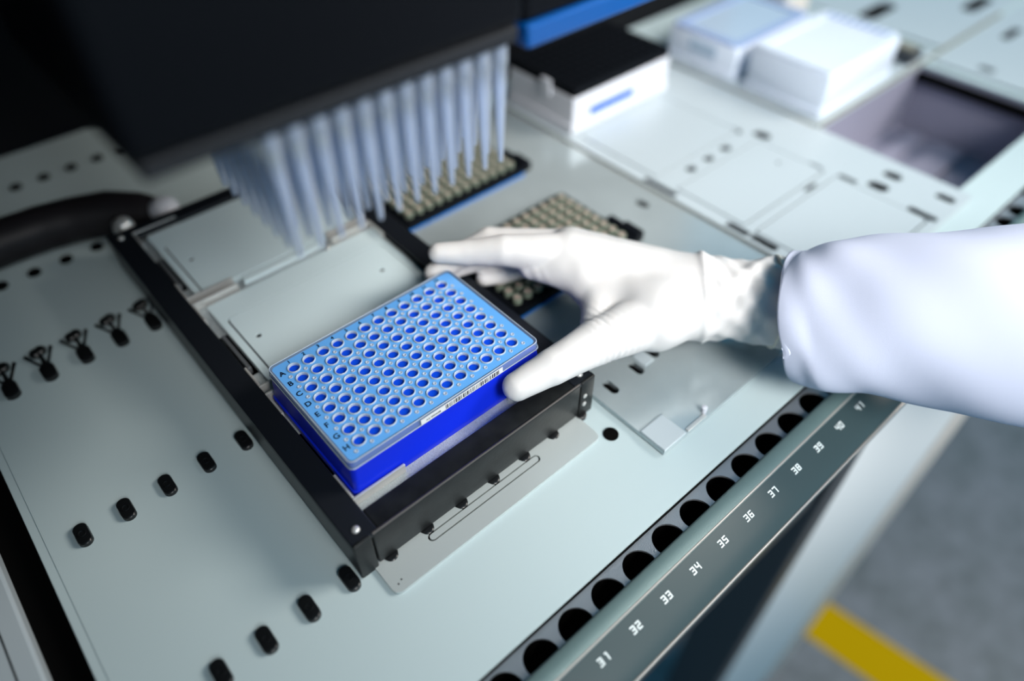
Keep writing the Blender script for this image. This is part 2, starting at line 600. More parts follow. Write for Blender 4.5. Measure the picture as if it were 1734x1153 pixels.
# ------------------------------------------------------------------ housing around the deck
hs = thing('instrument_housing', 'black instrument housing walls standing behind the pale deck', 'housing', (200, 440, 0))
put('back_panel', MB().box(-900, 321, 440, 452, -60, 900), M['head'], hs)
put('side_panel', MB().box(318, 321.5, 259, 440, -60, 900), M['head'], hs)
put('right_back_panel', MB().box(322, 760, 256, 268, -60, 900), M['head'], hs)
put('overhead_blocker', MB().box(-285, 300, -150, 452, 640, 655), M['head'], hs)  # unseen panel added overhead to darken the back-left of the deck
put('left_blocker', MB().box(-285, -268, -420, 452, -60, 720), M['head'], hs)  # unseen wall added to cut ambient light from the left
put('side_channel', MB().box(-163, -146.6, -300, 436, -40, -9), M['void'], hs)
put('side_cover', MB().box(-260, -163.1, -300, 436, -40, 0, 1.5), M['panel'], hs, label='white side cover')
put('cover_gap', MB().box(-173.3, -172.5, -120, 30, -0.2, 0.15), M['void'], hs)

# ------------------------------------------------------------------ hose
hz = thing('flexible_hose', 'thick black hose curving over the deck behind the black carrier', 'hose', (-60, 276, 0))
pts = [(-330, 262, 17), (-230, 268, 17), (-150, 277, 17), (-87, 279, 17), (-60, 277, 17), (-38, 272, 17), (-15, 263, 17), (2, 252, 16), (14, 240, 14)]
P = []
for i in range(len(pts) - 1):
    for t in (0, .25, .5, .75):
        P.append(tuple(pts[i][j] * (1 - t) + pts[i + 1][j] * t for j in range(3)))
P.append(pts[-1])
put('hose', MB().tube(P, [16.5] * (len(P) - 8) + [16, 15.5, 15, 14.5, 14, 13, 12, 11], n=24), M['rubber'], hz, smooth=60)
put('end_fitting', MB().lathe([(11, 2), (11, 22), (9, 26), (4, 28), (0.01, 28.3)], cx=16, cy=236, n=20), M['whitebox'], hz, smooth=50, label='bright white end fitting')
kn = thing('round_knob', 'small bluish metal knob by the black carrier back corner', 'knob', (-16, 228, 0))
put('knob_stem', MB().lathe([(4, 0), (4, 20)], cx=-16, cy=225, n=12), M['steel'], kn, smooth=40)
put('knob_cap', MB().lathe([(7, 20), (7.5, 26), (6, 31), (2.5, 33), (0.01, 33.2)], cx=-16, cy=225, n=18), M['steel'], kn, smooth=50)

# ================================================================== black plate carrier
car = thing('plate_carrier', 'black framed plate carrier holding the blue plate and two empty nests', 'carrier', (50, 55, 0))
XL, XR, YF, YB, ZT = -30.3, 131.0, -98.4, 213.5, 31.0
rl = MB().box(XL, -15.6, YF + 0.4, YB, ZT - 3, ZT, 0.7).box(XL, XL + 2.2, YF + 0.4, YB, 4.0, ZT - 3)
put('left_rail', rl, M['black'], car)
rr = MB().box(116.2, XR, YF + 0.4, YB, ZT - 3, ZT, 0.7).box(XR - 2.2, XR, YF + 0.4, YB, 0.2, ZT - 3)
put('right_rail', rr, M['black'], car)
put('back_rail', MB().box(XL, XR, 200.5, YB, ZT - 3, ZT - 0.05, 0.6).box(XL + 2.3, XR - 2.3, YB - 2.2, YB, 0.2, ZT - 3), M['black'], car)
put('front_rail_top', MB().box(-15.5, 116.1, YF + 1.2, -83.6, ZT - 3, ZT - 0.15, 0.6), M['blackface'], car)
fp = MB().box(-19.5, 119.5, YF, YF + 2.2, 3.4, ZT + 0.2, 0.9, 3)
put('front_panel', fp, M['blackface'], car, smooth=40)
for x0, x1 in ((XL, -20.2), (120.2, XR)):
    put('corner_cap', MB().box(x0, x1, YF - 0.2, YF + 2.2, 0.4, ZT + 0.3, 0.9, 3), M['blackface'], car, smooth=40)
# paler tube paints the highlight along the folded front edge
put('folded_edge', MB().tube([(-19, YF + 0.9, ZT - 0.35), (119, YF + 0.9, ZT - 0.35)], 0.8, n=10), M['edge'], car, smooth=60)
rv = MB().lathe([(2.1, 0), (2.0, 0.6), (1.4, 1.1), (0.01, 1.35)], n=16)
rv_me = rv.mesh('rivet', M['steel'], smooth=60)
for x, y in ((-23.8, -90.7), (124.4, -92.0), (-23.4, 205), (124, 205)):
    put_mesh('rivet', rv_me, car, (x, y, ZT))
sw_me = MB().lathe([(1.5, 0), (1.4, 0.5), (0.01, 0.8)], n=12).mesh('screw', M['steel'], smooth=60)
for x, z in ((121.5, 18.5), (121.5, 11.5)):
    put_mesh('screw', sw_me, car, (x + 2, YF - 0.2, z), (math.pi / 2, 0, 0))
# floor of the frame
nf_holes = []
for yc in (-31.5, 64.5, 160.5):
    nf_holes.append([(-14.6, yc - 29), (-9.2, yc - 29), (-9.2, yc + 13), (-14.6, yc + 13)])
put('nest_floor', MB().sheet([(-15.9, -83.7), (116.3, -83.7), (116.3, 200.6), (-15.9, 200.6)],
                             nf_holes, 24.2, 25.4), M['sparkle'], car)
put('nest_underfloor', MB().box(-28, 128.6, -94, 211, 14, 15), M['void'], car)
for i, yc in enumerate((64.5, 160.5)):
    x0, x1, y0, y1 = -3.4, 109, yc - 41, yc + 22
    pn = put('nest_panel', MB().sheet(rrect(-8.6, 114.2, yc - 43.2, yc + 41, 1.5), [rrect(x0 - 1.0, x1 + 1.0, y0 - 1.0, y1 + 1.0, 3.4)], 25.5, 26.9), M['nest'], car)
    put('raised_pad', MB().sheet(rrect(x0, x1, y0, y1, 3), [circ(4.2, yc - 3.5, 1.9, 14), circ(94.5, yc - 2.5, 1.9, 14)], 25.5, 27.3), M['nest'], pn)
    put('pad_groove', MB().sheet(rrect(x0 - 0.9, x1 + 0.9, y0 - 0.9, y1 + 0.9, 3.3), [rrect(x0 + 0.1, x1 - 0.1, y0 + 0.1, y1 - 0.1, 2.9)], 25.5, 25.9), M['void'], pn)  # near-black strip on the floor of the groove round the pad
    put('locating_hole', MB().lathe([(1.75, 26.2), (0.01, 25.9)], cx=4.2, cy=yc - 3.5, n=14), M['void'], pn)
    put('locating_hole', MB().lathe([(1.75, 26.2), (0.01, 25.9)], cx=94.5, cy=yc - 2.5, n=14), M['void'], pn)
for yc in (-31.5, 64.5, 160.5):
    x0, x1, y0, y1 = -16.0, 115.6, yc - 45.3, yc + 44.8
    for sx_, sy_ in ((0, 0), (1, 0), (0, 1), (1, 1)):
        X = x0 if sx_ == 0 else x1
        Y = y0 if sy_ == 0 else y1
        dx = 1 if sx_ == 0 else -1
        dy = 1 if sy_ == 0 else -1
        b = MB()
        b.box(min(X, X + dx * 31), max(X, X + dx * 31), min(Y, Y + dy * 1.5), max(Y, Y + dy * 1.5), 25.4, 31.6, 0.4)
        b.box(min(X, X + dx * 1.4), max(X, X + dx * 1.4), min(Y + dy * 1.6, Y + dy * 19), max(Y + dy * 1.6, Y + dy * 19), 25.4, 31.6, 0.4)
        put('nest_lip', b, M['steel'], car)
    if yc > 0:
        sp = MB().box(-13.4, -11.2, yc - 24, yc + 11, 22, 27.0, 0.4)
        put('spring_clip', sp, M['web'], car)
        put('lip_screw', MB().lathe([(1.9, 25.4), (1.9, 29.5), (0.01, 30)], cx=79.5, cy=yc + 43.2 - 2.5, n=12), M['steel'], car, smooth=40)
for yb in (16.5, 112.6):
    put('divider', MB().box(20, 79, yb - 2.6, yb + 2.6, 25.45, 28.6, 0.5), M['nest'], car)
put('spring_clip', MB().box(-12.8, -11.0, -56, -17, 22, 29.5, 0.5), M['steel'], car)
# silver base under the carrier, sticking out at the front
rs = put('carrier_base', MB().sheet(rrect(-22.8, 119.5, -117.3, 150, 4), [oval(45, -103.6, 38.5, 2.6)] + [oval(-12.7 + 22.5 * k, -94.2, 4.0, 6.7) for k in range(6)], 0.05, 2.2), M['riser'], car)
put('groove_floor', MB().sheet(oval(45, -103.6, 38.6, 2.7), [oval(45, -103.6, 37.4, 1.5)], 0.06, 0.4), M['void'], rs)
put('groove_island', MB().sheet(oval(45, -103.6, 37.5, 1.7), [], 0.06, 2.1), M['riser'], rs)
for x, y in ((-16.4, -111.8), (-18.8, -112.9)):
    put('pin_hole', MB().lathe([(0.5, 2.2), (0.4, 2.35), (0.01, 2.4)], cx=x, cy=y, n=8), M['void'], rs)

# ================================================================== the blue sample plate
pl = thing('sample_plate', 'blue 96-well plate with frosted clear cover held by the gloved hand', 'plate', (49.5, -31.5, 25.4))
x0, x1, y0, y1 = -11.2, 110.6, -72.6, 8.9
rk = MB()
o_ = [(-13.6, -74.3, 112.8, 11.0, 25.5, 3.0), (-13.5, -74.2, 112.6, 10.9, 30.2, 3.0), (-12.7, -73.7, 111.9, 10.3, 31.0, 3.0), (-11.2, -72.6, 110.6, 8.9, 47.4, 3.0)]
rings = [rrect(a, c, b, d, r) for a, b, c, d, z, r in o_]
n = len(rings[0])
rk.add([(x, y, o_[i][4]) for i in range(4) for x, y in rings[i]],
       [(i * n + k, i * n + (k + 1) % n, (i + 1) * n + (k + 1) % n, (i + 1) * n + k) for i in range(3) for k in range(n)] +
       [tuple(3 * n + k for k in range(n)), tuple(reversed(range(n)))])
put('tube_rack', rk, M['blue'], pl, smooth=35, label='deep blue rack body')
wh = [circ(9 * c, -9 * r, 2.9, 16) for c in range(12) for r in range(8)]
cv = put('plate_cover', MB().sheet(rrect(x0 + 1.4, x1 - 1.4, y0 + 1.4, y1 - 1.4, 2.4), wh, 51.3, 51.9), M['cover'], pl, label='frosted clear cover')
rm = MB()
ro = [rrect(x0 - 0.5, x1 + 0.5, y0 - 0.5, y1 + 0.5, 3.0), rrect(x0, x1, y0, y1, 3.0), rrect(x0 + 0.5, x1 - 0.5, y0 + 0.5, y1 - 0.5, 2.6), rrect(x0 + 1.4, x1 - 1.4, y0 + 1.4, y1 - 1.4, 2.4)]
zz = [47.6, 52.3, 52.6, 51.9]
n = len(ro[0])
rm.add([(x, y, zz[i]) for i in range(4) for x, y in ro[i]],
       [(i * n + k, i * n + (k + 1) % n, (i + 1) * n + (k + 1) % n, (i + 1) * n + k) for i in range(3) for k in range(n)])
put('cover_skirt', rm, M['rim'], cv, smooth=60)
be = MB()
for zc, off in ((52.55, 0.15), (47.8, -0.45)):
    ring = rrect(x0 + off, x1 - off, y0 + off, y1 - off, 3.0)
    ring.append(ring[0])
    be.tube([(x, y, zc) for x, y in ring], 0.32, n=8, cap=False)
put('skirt_bead', be, M['well'], cv, smooth=60)
wl = MB()
wl.lathe([(3.75, 51.8), (3.7, 52.3), (3.35, 52.65), (3.0, 52.5), (2.85, 51.9), (2.75, 51.0), (2.7, 50.5)], n=24, mi=0)
wl.lathe([(2.78, 51.05), (0.01, 51.0)], n=24, mi=1)
well_me = wl.mesh('well', [M['well'], M['bluedot']], (0, 0, 51), smooth=60)
for r in range(8):
    for c in range(12):
        put_mesh('well', well_me, pl, (9 * c, -9 * r, 51))
dm = MB().lathe([(1.2, 51.85), (1.1, 52.2), (0.8, 52.25), (0.6, 51.95), (0.01, 51.92)], n=12)
dim_me = dm.mesh('dimple', M['well'], (0, 0, 51), smooth=60)
for r in range(8):
    for c in range(13):
        if (c, r) in ((2, 0), (3, 4), (4, 0)):
            continue
        put_mesh('dimple', dim_me, pl, (9 * c - 4.5, -9 * r - 4.5, 51))
for i, ch in enumerate('ABCDEFGH'):
    put_mesh('row_letter', text_mesh(ch, 4.6, M['ink'], 0.09), pl, (-6.9, -9 * i + 0.2, 52.0))
for i in range(12):
    put_mesh('column_number', text_mesh(str(i + 1), 3.1, M['ink'], 0.07), pl, (9 * i, 5.6, 52.0))
# barcode label on the front of the cover skirt
lb = put('barcode_label', MB().box(29.5, 83.5, -73.55, -73.25, 48.2, 52.1), M['paper'], pl, label='white barcode label')
bars = MB()
x = 45.0
while x < 80.5:
    wd = random.choice((0.3, 0.3, 0.45, 0.75))
    bars.box(x, x + wd, -73.62, -73.56, 48.7, 51.7)
    x += wd + random.choice((0.4, 0.5, 0.8))
put('barcode', bars, M['barink'], lb)
cm = text_mesh('AG 0004268', 1.75, M['barink'])
put_mesh('label_code', cm, lb, (37.2, -73.6, 49.9), (math.pi / 2, 0, 0))

# ================================================================== tray to the right of the carrier, with two tube racks
ty = thing('metal_tray', 'polished metal tray right of the black carrier under the tube racks', 'tray', (230, 30, 0))
sl = [oval(149.5, -96.3, 2.9, 6.0), oval(172.6, -96.2, 2.9, 6.0), oval(190.5, -93.0, 2.9, 6.0), oval(306.7, 17.5, 3.4, 6.8)]
put('tray_plate', MB().sheet([(137.2, -149), (325, -149), (325, 214), (137.2, 214)], sl, 0.9, 4.0), M['tray'], ty)
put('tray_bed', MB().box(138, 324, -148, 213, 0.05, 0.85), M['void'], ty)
put('corner_block', MB().box(137.1, 156, -149.2, -131, 4.0, 5.6, 0.5), M['panel'], ty)
put('latch_plate', MB().box(177.5, 186, -99.5, -88.5, 4.0, 5.0, 0.3), M['panel'], ty)
put('pin', MB().lathe([(1.8, 4), (1.8, 8), (0.01, 8.6)], cx=176.5, cy=-145.5, n=12), M['whitebox'], ty, smooth=40)
put('front_step', MB().box(158, 175, -149.1, -146.6, 4.0, 4.8, 0.3), M['steel'], ty)


def tube_rack(name, label, x0, y0, which):
    PX, PY = 9.2, 8.9
    r = thing(name, label, 'rack', (x0 + 58, y0 + 40, 4.0))
    hl = [circ(x0 + 8 + PX * c, y0 + 8.5 + PY * q, 3.9, 14) for c in range(12) for q in range(8)]
    put('rack_body', MB().sheet(rrect(x0, x0 + 117.5, y0, y0 + 79.5, 3), hl, 6.0, 11.5), M['lidblack'], r)
    put('rack_base', MB().box(x0 - 0.6, x0 + 118.1, y0 - 0.6, y0 + 80.1, 4.05, 6.0, 0.5), M['rackblue'], r, label='blue base edge')
    put('clamp', MB().box(x0 + 119, x0 + 128, y0 + 2, y0 + 20, 4.05, 12.5, 1).box(x0 + 121, x0 + 127, y0 + 22, y0 + 34, 4.05, 10.5, 1), M['lidblack'], r)
    # one capped tube, then copies
    first = None
    for q in range(8):
        for c in range(12):
            loc = (x0 + 8 + PX * c, y0 + 8.5 + PY * q, 6.1)
            lab = f'capped tube in {which}, {ORD[c + 1]} column from left, {ORD[q + 1]} row from front'
            if first is None:
                first = thing('sample_tube', lab, 'tube', loc, 'capped tubes in the ' + which)
                put('tube_body', MB().lathe([(3.0, 6.1), (3.1, 12.6), (3.5, 12.8), (3.55, 15.2), (3.2, 15.9), (2.8, 15.6), (2.7, 14.9)], cx=loc[0], cy=loc[1], n=14), M['capring'], first, smooth=40)
                put('tube_cap', MB().lathe([(2.75, 14.9), (2.2, 15.5), (0.01, 15.7)], cx=loc[0], cy=loc[1], n=14), M['captop'], first, smooth=40)
            else:
                dup(first, loc, lab, 'capped tubes in the ' + which)
    return r


tube_rack('tube_rack', 'black tube rack partly hidden beneath the gloved hand', 144.5, -16.5, 'nearer rack')
tube_rack('tube_rack', 'black tube rack standing farther back under the pipette tips', 146.0, 108.5, 'farther rack')

# ================================================================== flat carriers at the right
fc = thing('flat_carrier', 'flat white carrier with black slots right of the polished tray', 'carrier', (420, 20, 0))
hl = [circ(376.4, 23.8, 3.4), circ(400, 23.8, 3.4), circ(424.3, 24.4, 3.6), oval(466.4, 16.2, 3.6, 6.4), oval(336.4, 24, 2.2, 13), oval(337.4, -52, 2.4, 8),
      oval(338.4, -75, 2.6, 9), oval(469.5, -93.8, 4.0, 6.6), oval(492.5, -94, 3.6, 6), oval(460, -136, 2.4, 9), oval(494, -138, 3.0, 6),
      oval(460.5, -71.5, 1.8, 6.5), oval(457, -43, 1.8, 5), oval(427, -58, 5.5, 1.6), oval(445.8, -55.5, 1.8, 5), oval(455.4, 36.9, 2.2, 5), oval(438.5, -19.7, 1.5, 1.5)]
NP = ((36, 122), (-52, 12), (-142, -64))
hl = [[(sum(p[0] for p in h) / len(h) + 1.5 * (x - sum(p[0] for p in h) / len(h)), sum(p[1] for p in h) / len(h) + 1.35 * (y - sum(p[1] for p in h) / len(h))) for x, y in h] for h in hl]


def inside(h, x0, x1, y0, y1):
    return all(x0 < x < x1 and y0 < y < y1 for x, y in h)


frame_h = [h for h in hl if not any(inside(h, 343, 457, a - 2, b + 2) or (a - 2 < h[0][1] < b + 2 and 343 < h[0][0] < 457) for a, b in NP)]
put('carrier_plate', MB().sheet(rrect(331, 513, -152, 216, 2), frame_h + [rrect(343.6, 456.4, a - 1.4, b + 1.4, 2) for a, b in NP], 1.2, 3.0), M['panel'], fc)
put('edge_gap_shade', MB().box(325.6, 330.4, -150, 214, 0.05, 0.9), M['tan'], fc)  # dark strip stands in for shade in the gap beside the tray
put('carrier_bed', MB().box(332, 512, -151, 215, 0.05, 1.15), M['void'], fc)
for y0, y1 in NP:
    hh = [h for h in hl if all(345.5 < x < 454.5 and y0 + 0.5 < y < y1 - 0.5 for x, y in h)]
    put('nest_panel', MB().sheet(rrect(345, 455, y0, y1, 2), hh, 1.6, 3.3), M['panel'], fc)
bc = thing('box_carrier', 'far white carrier under the two frosted boxes beside the trough', 'carrier', (610, 90, 0))
put('carrier_plate', MB().box(520.5, 745, -6.5, 205, 0.05, 2.4, 0.5), M['panel'], bc)
put('gap_seal', MB().box(515, 519.5, -6, 210, 0.05, 1.0), M['tan'], bc)
put('front_seal', MB().box(520, 900, -9.6, -7.0, 0.05, 2.2, 0.3), M['tan'], bc)
rp = thing('deck_panel', 'flat grey panel with dark slots at the far right of the deck', 'panel', (860, 60, 0))
put('panel_plate', MB().sheet(rrect(760, 1080, -5, 240, 3), [oval(800, 90, 32, 11), oval(905, 22, 30, 9), oval(830, 150, 18, 6), oval(980, -2 + 40, 20, 6), oval(960, 120, 20, 6)], 0.8, 2.4), M['panel'], rp)
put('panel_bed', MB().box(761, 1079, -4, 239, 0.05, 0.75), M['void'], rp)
fp2 = thing('deck_panel', 'flat grey panel beyond the trough at the picture edge', 'panel', (860, -90, 0))
put('panel_plate', MB().sheet(rrect(724, 1080, -168, -14, 3), [oval(745, -60, 5, 9), oval(760, -110, 5, 9), oval(850, -40, 20, 5)], 0.8, 2.4), M['panel'], fp2)
put('panel_bed', MB().box(725, 1079, -167, -15, 0.05, 0.75), M['void'], fp2)

# ------------------------------------------------------------------ boxes
tb = thing('tip_box', 'white tip box with black perforated lid and a blue label', 'box', (402, 170, 3.8))
bx = MB()
for a, z in ((0, 3.8), (0, 5.0), (0.8, 6.0), (0.8, 37.5)):
    pass
bx.box(338.6, 466, 127.7, 212, 3.8, 37.5, 1.5)
put('box_body', bx, M['whitebox'], tb)
put('base_band', MB().box(337.6, 467, 126.9, 212.8, 3.75, 12.5, 1.0), M['whitebox'], tb)
lh = [circ(350 + 9.4 * c, 136 + 9.3 * r, 2.8, 10) for c in range(12) for r in range(8)]
put('lid_plate', MB().sheet(rrect(340, 464.6, 128.6, 211, 3), lh, 43.5, 45.5), M['lidblack'], tb, label='black perforated lid')
put('lid_rim', MB().sheet(rrect(339.4, 465.2, 128.2, 211.5, 3), [rrect(342, 462, 131, 209, 2)], 37.6, 43.5), M['lidblack'], tb)
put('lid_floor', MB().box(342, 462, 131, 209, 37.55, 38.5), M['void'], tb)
put('side_clip', MB().box(336.2, 339.2, 156, 168, 30, 44.5, 1), M['whitebox'], tb)
put('blue_label', MB().sheet([(0, 0), (57, 0), (57, 7.5), (0, 7.5)], [], 0, 0.3), M['bluelabel'], tb).rotation_euler = (math.pi / 2, 0, 0)
tb.children[-1].location = ((359 - 402) * MM * 0, 0, 0)
for ch in tb.children:
    if ch.name.startswith('blue_label'):
        me = ch.data
        # the label stands on the front wall of the box
        for v in me.vertices:
            v.co += Vector((BASE[tb.name][0] * MM, BASE[tb.name][1] * MM, BASE[tb.name][2] * MM))
        ch.location = ((360 - 402) * MM, (127.5 - 170) * MM, (15.0 - 3.8) * MM)


def frost_box(label, x0, y0, h, win, comb):
    b = thing('frosted_box', label, 'box', (x0 + 63, y0 + 42, 2.5))
    put('box_body', MB().box(x0, x0 + 126, y0, y0 + 84, 2.5, h, 3.5), M['frostbox'], b, smooth=35)
    put('box_foot', MB().box(x0 - 1.2, x0 + 127.2, y0 - 1.2, y0 + 85.2, 2.45, 9, 1.5), M['frostbox'], b, smooth=35)
    lid = put('box_lid', MB().sheet(rrect(x0 + 2, x0 + 124, y0 + 2, y0 + 82, 5), [rrect(x0 + 11, x0 + 115, y0 + 11, y0 + 73, 3)], h, h + 2.2), M['frostlid'] if win else M['frostbox'], b, smooth=35)
    put('lid_window', MB().box(x0 + 11, x0 + 115, y0 + 11, y0 + 73, h + 0.05, h + 0.9), M['frostwin'] if win else M['frostbox'], lid)
    if comb:
        for k in range(8):
            put('tip_slot', MB().box(x0 + 110, x0 + 122, y0 + 10 + k * 8.6, y0 + 13.5 + k * 8.6, h + 2.1, h + 2.7), M['frostlid'], b)
    else:
        put('front_window', MB().box(x0 - 1.0, x0 + 0.2, y0 + 24, y0 + 56, 16, 28, 0.4), M['frostwin'], b)
    return b


frost_box('frosted box with a lilac lid standing behind the whiter box', 531, 97, 33, True, False)
frost_box('whiter frosted box with comb slots beside the grey trough', 530, -1, 42, False, True)
b3 = thing('beige_box', 'beige blurred box at the far top edge of the deck', 'box', (720, 165, 2.5))
put('box_body', MB().box(676, 730, 140, 200, 2.5, 30, 3), M['beige'], b3)
put('box_lid', MB().box(674, 732, 138, 202, 30.1, 36, 2), M['panel'], b3)
b4 = thing('dark_block', 'small dark block between the whiter frosted box and the trough corner', 'block', (704, 12, 2.5))
put('block_body', MB().box(692, 716, -4, 28, 2.5, 14, 1), M['legdark'], b4)
put('block_top', MB().box(696, 712, 0, 24, 14.1, 16, 0.8), M['tan'], b4)

# ================================================================== pipetting head and its tips
hd = thing('pipetting_head', 'black pipetting head hovering above the carrier with rows of tips', 'pipetting head', (48, -20, 217))
put('head_body', MB().box(-46, 105, -66, 42, 224, 620, 5, 3), M['head'], hd)
put('arm_cover', MB().box(-46, 290, 42.5, 255, 232, 620, 5, 3).box(-46, 290, 255.5, 438, 232, 620, 5, 3), M['head'], hd)  # hidden rear arm, widened to throw shade on the back-left deck
put('side_housing', MB().box(105.2, 290, -64, 42, 223, 620, 3, 3), M['head'], hd)
put('blue_trim', MB().box(106, 290, -65.5, -50, 213.5, 222.9, 1.5), M['bluestrip'], hd, label='blue trim strip')
put('bottom_plate', MB().box(-43, 103, -64, 22, 217.5, 223.9, 1.5), M['headrim'], hd)
cn_me = MB().lathe([(2.2, 217.6), (2.0, 208)], n=10, cap1=True).mesh('tip_mount', M['head'], (0, 0, 217))
for r in range(8):
    for c in range(12):
        put_mesh('tip_mount', cn_me, hd, (-1.3 + 9 * c, -58 + 9 * r, 217))
first = None
for r in range(8):
    for c in range(12):
        loc = (-1.3 + 9 * c, -58 + 9 * r, 217.0)
        lab = f'translucent pipette tip under the black head, {ORD[12 - c]} from the right in the {"front" if r == 0 else ORD[r + 1]} row'
        if first is None:
            t = MB().lathe([(3.3, 216.9), (3.35, 209), (3.0, 208.4), (2.75, 200), (1.15, 168), (0.95, 164.5), (0.7, 164.4)], cx=loc[0], cy=loc[1], n=14)
            first = single('pipette_tip', t, M['tip'], lab, 'pipette tip', loc, smooth=40, group='pipette tips under the black head')
        else:
            dup(first, loc, lab, 'pipette tips under the black head')


# ================================================================== the gloved hand and the sleeve
def surface_nets(F, org, h):
    """Zero level of a sampled distance field as a smooth closed quad mesh."""
    ins = F < 0
    nx, ny, nz = F.shape
    cnt = np.zeros((nx - 1, ny - 1, nz - 1), np.float32)
    acc = np.zeros((nx - 1, ny - 1, nz - 1, 3), np.float32)
    cor = [(a, b, c) for a in (0, 1) for b in (0, 1) for c in (0, 1)]

    def sub(A, c):
        return A[c[0]:nx - 1 + c[0], c[1]:ny - 1 + c[1], c[2]:nz - 1 + c[2]]
    for c in cor:
        for ax in range(3):
            if c[ax] == 0:
                d = list(c)
                d[ax] = 1
                a, b = sub(F, c), sub(F, d)
                cr = (a < 0) != (b < 0)
                t = np.where(cr, a / np.where(cr, a - b, 1), 0)
                for k in range(3):
                    acc[..., k] += np.where(cr, c[k] + (t if k == ax else 0), 0)
                cnt += cr
    act = cnt > 0
    idx = -np.ones(cnt.shape, np.int64)
    idx[act] = np.arange(act.sum())
    ijk = np.argwhere(act)
    V = ijk + acc[act] / cnt[act][:, None]
    V = np.array(org) + V * h
    Q = []
    for ax in range(3):
        o1, o2 = [(1, 2), (2, 0), (0, 1)][ax]
        s0 = [slice(1, -1)] * 3
        s0[ax] = slice(0, -1)
        s1 = list(s0)
        s1[ax] = slice(1, None)
        a, b = ins[tuple(s0)], ins[tuple(s1)]
        for flip, m in ((False, a & ~b), (True, ~a & b)):
            p = np.argwhere(m)
            off = np.ones(3, int)
            off[ax] = 0
            p = p + off
            e1 = np.zeros(3, int)
            e1[o1] = 1
            e2 = np.zeros(3, int)
            e2[o2] = 1
            q = [idx[tuple((p - u).T)] for u in (e1 + e2, e2, 0 * e1, e1)]
            q = np.stack(q if not flip else q[::-1], 1)
            Q.append(q)
    Q = np.concatenate(Q)
    return V, Q[(Q >= 0).all(1)]


def cone(P, a, b, ra, rb):
    a, b = np.array(a, np.float32), np.array(b, np.float32)
    d = b - a
    t = np.clip(((P - a) @ d) / (d @ d), 0, 1)
    q = P - a - t[..., None] * d
    return np.sqrt((q * q).sum(-1)) - (ra + (rb - ra) * t)


def smin(a, b, k):
    h = np.maximum(k - np.abs(a - b), 0) / k
    return np.minimum(a, b) - h * h * k * 0.25


WR = (219, -104, 39)        # wrist
CU = (258, -145, 40.5)        # end of the glove cuff
FIN = {  # joint chain (tip ... knuckle) with radii
    'index': [((109, 15, 62), 6.3), ((123.5, 5, 60.5), 7.8), ((140, -9, 62), 9.6), ((173, -33, 55), 15.0)],
    'middle': [((107, 18, 45.5), 6.8), ((124, 20, 46), 7.8), ((148, 14, 51), 9.2), ((182, -24, 49), 14.0)],
    'ring': [((122, 20, 39), 6.4), ((140, 17.5, 38), 7.2), ((166, 9, 38), 8.6), ((189, -16, 41), 13.0)],
    'little': [((139.5, 10, 28), 5.6), ((153, 7, 25.5), 6.4), ((172, 1, 27), 7.4), ((193, -10, 33), 11.0)],
}
TH = [((84.5, -83.8, 44.5), 8.0), ((106, -88, 47.4), 9.9), ((138, -90, 46), 12.8), ((180, -97, 44), 17.5)]


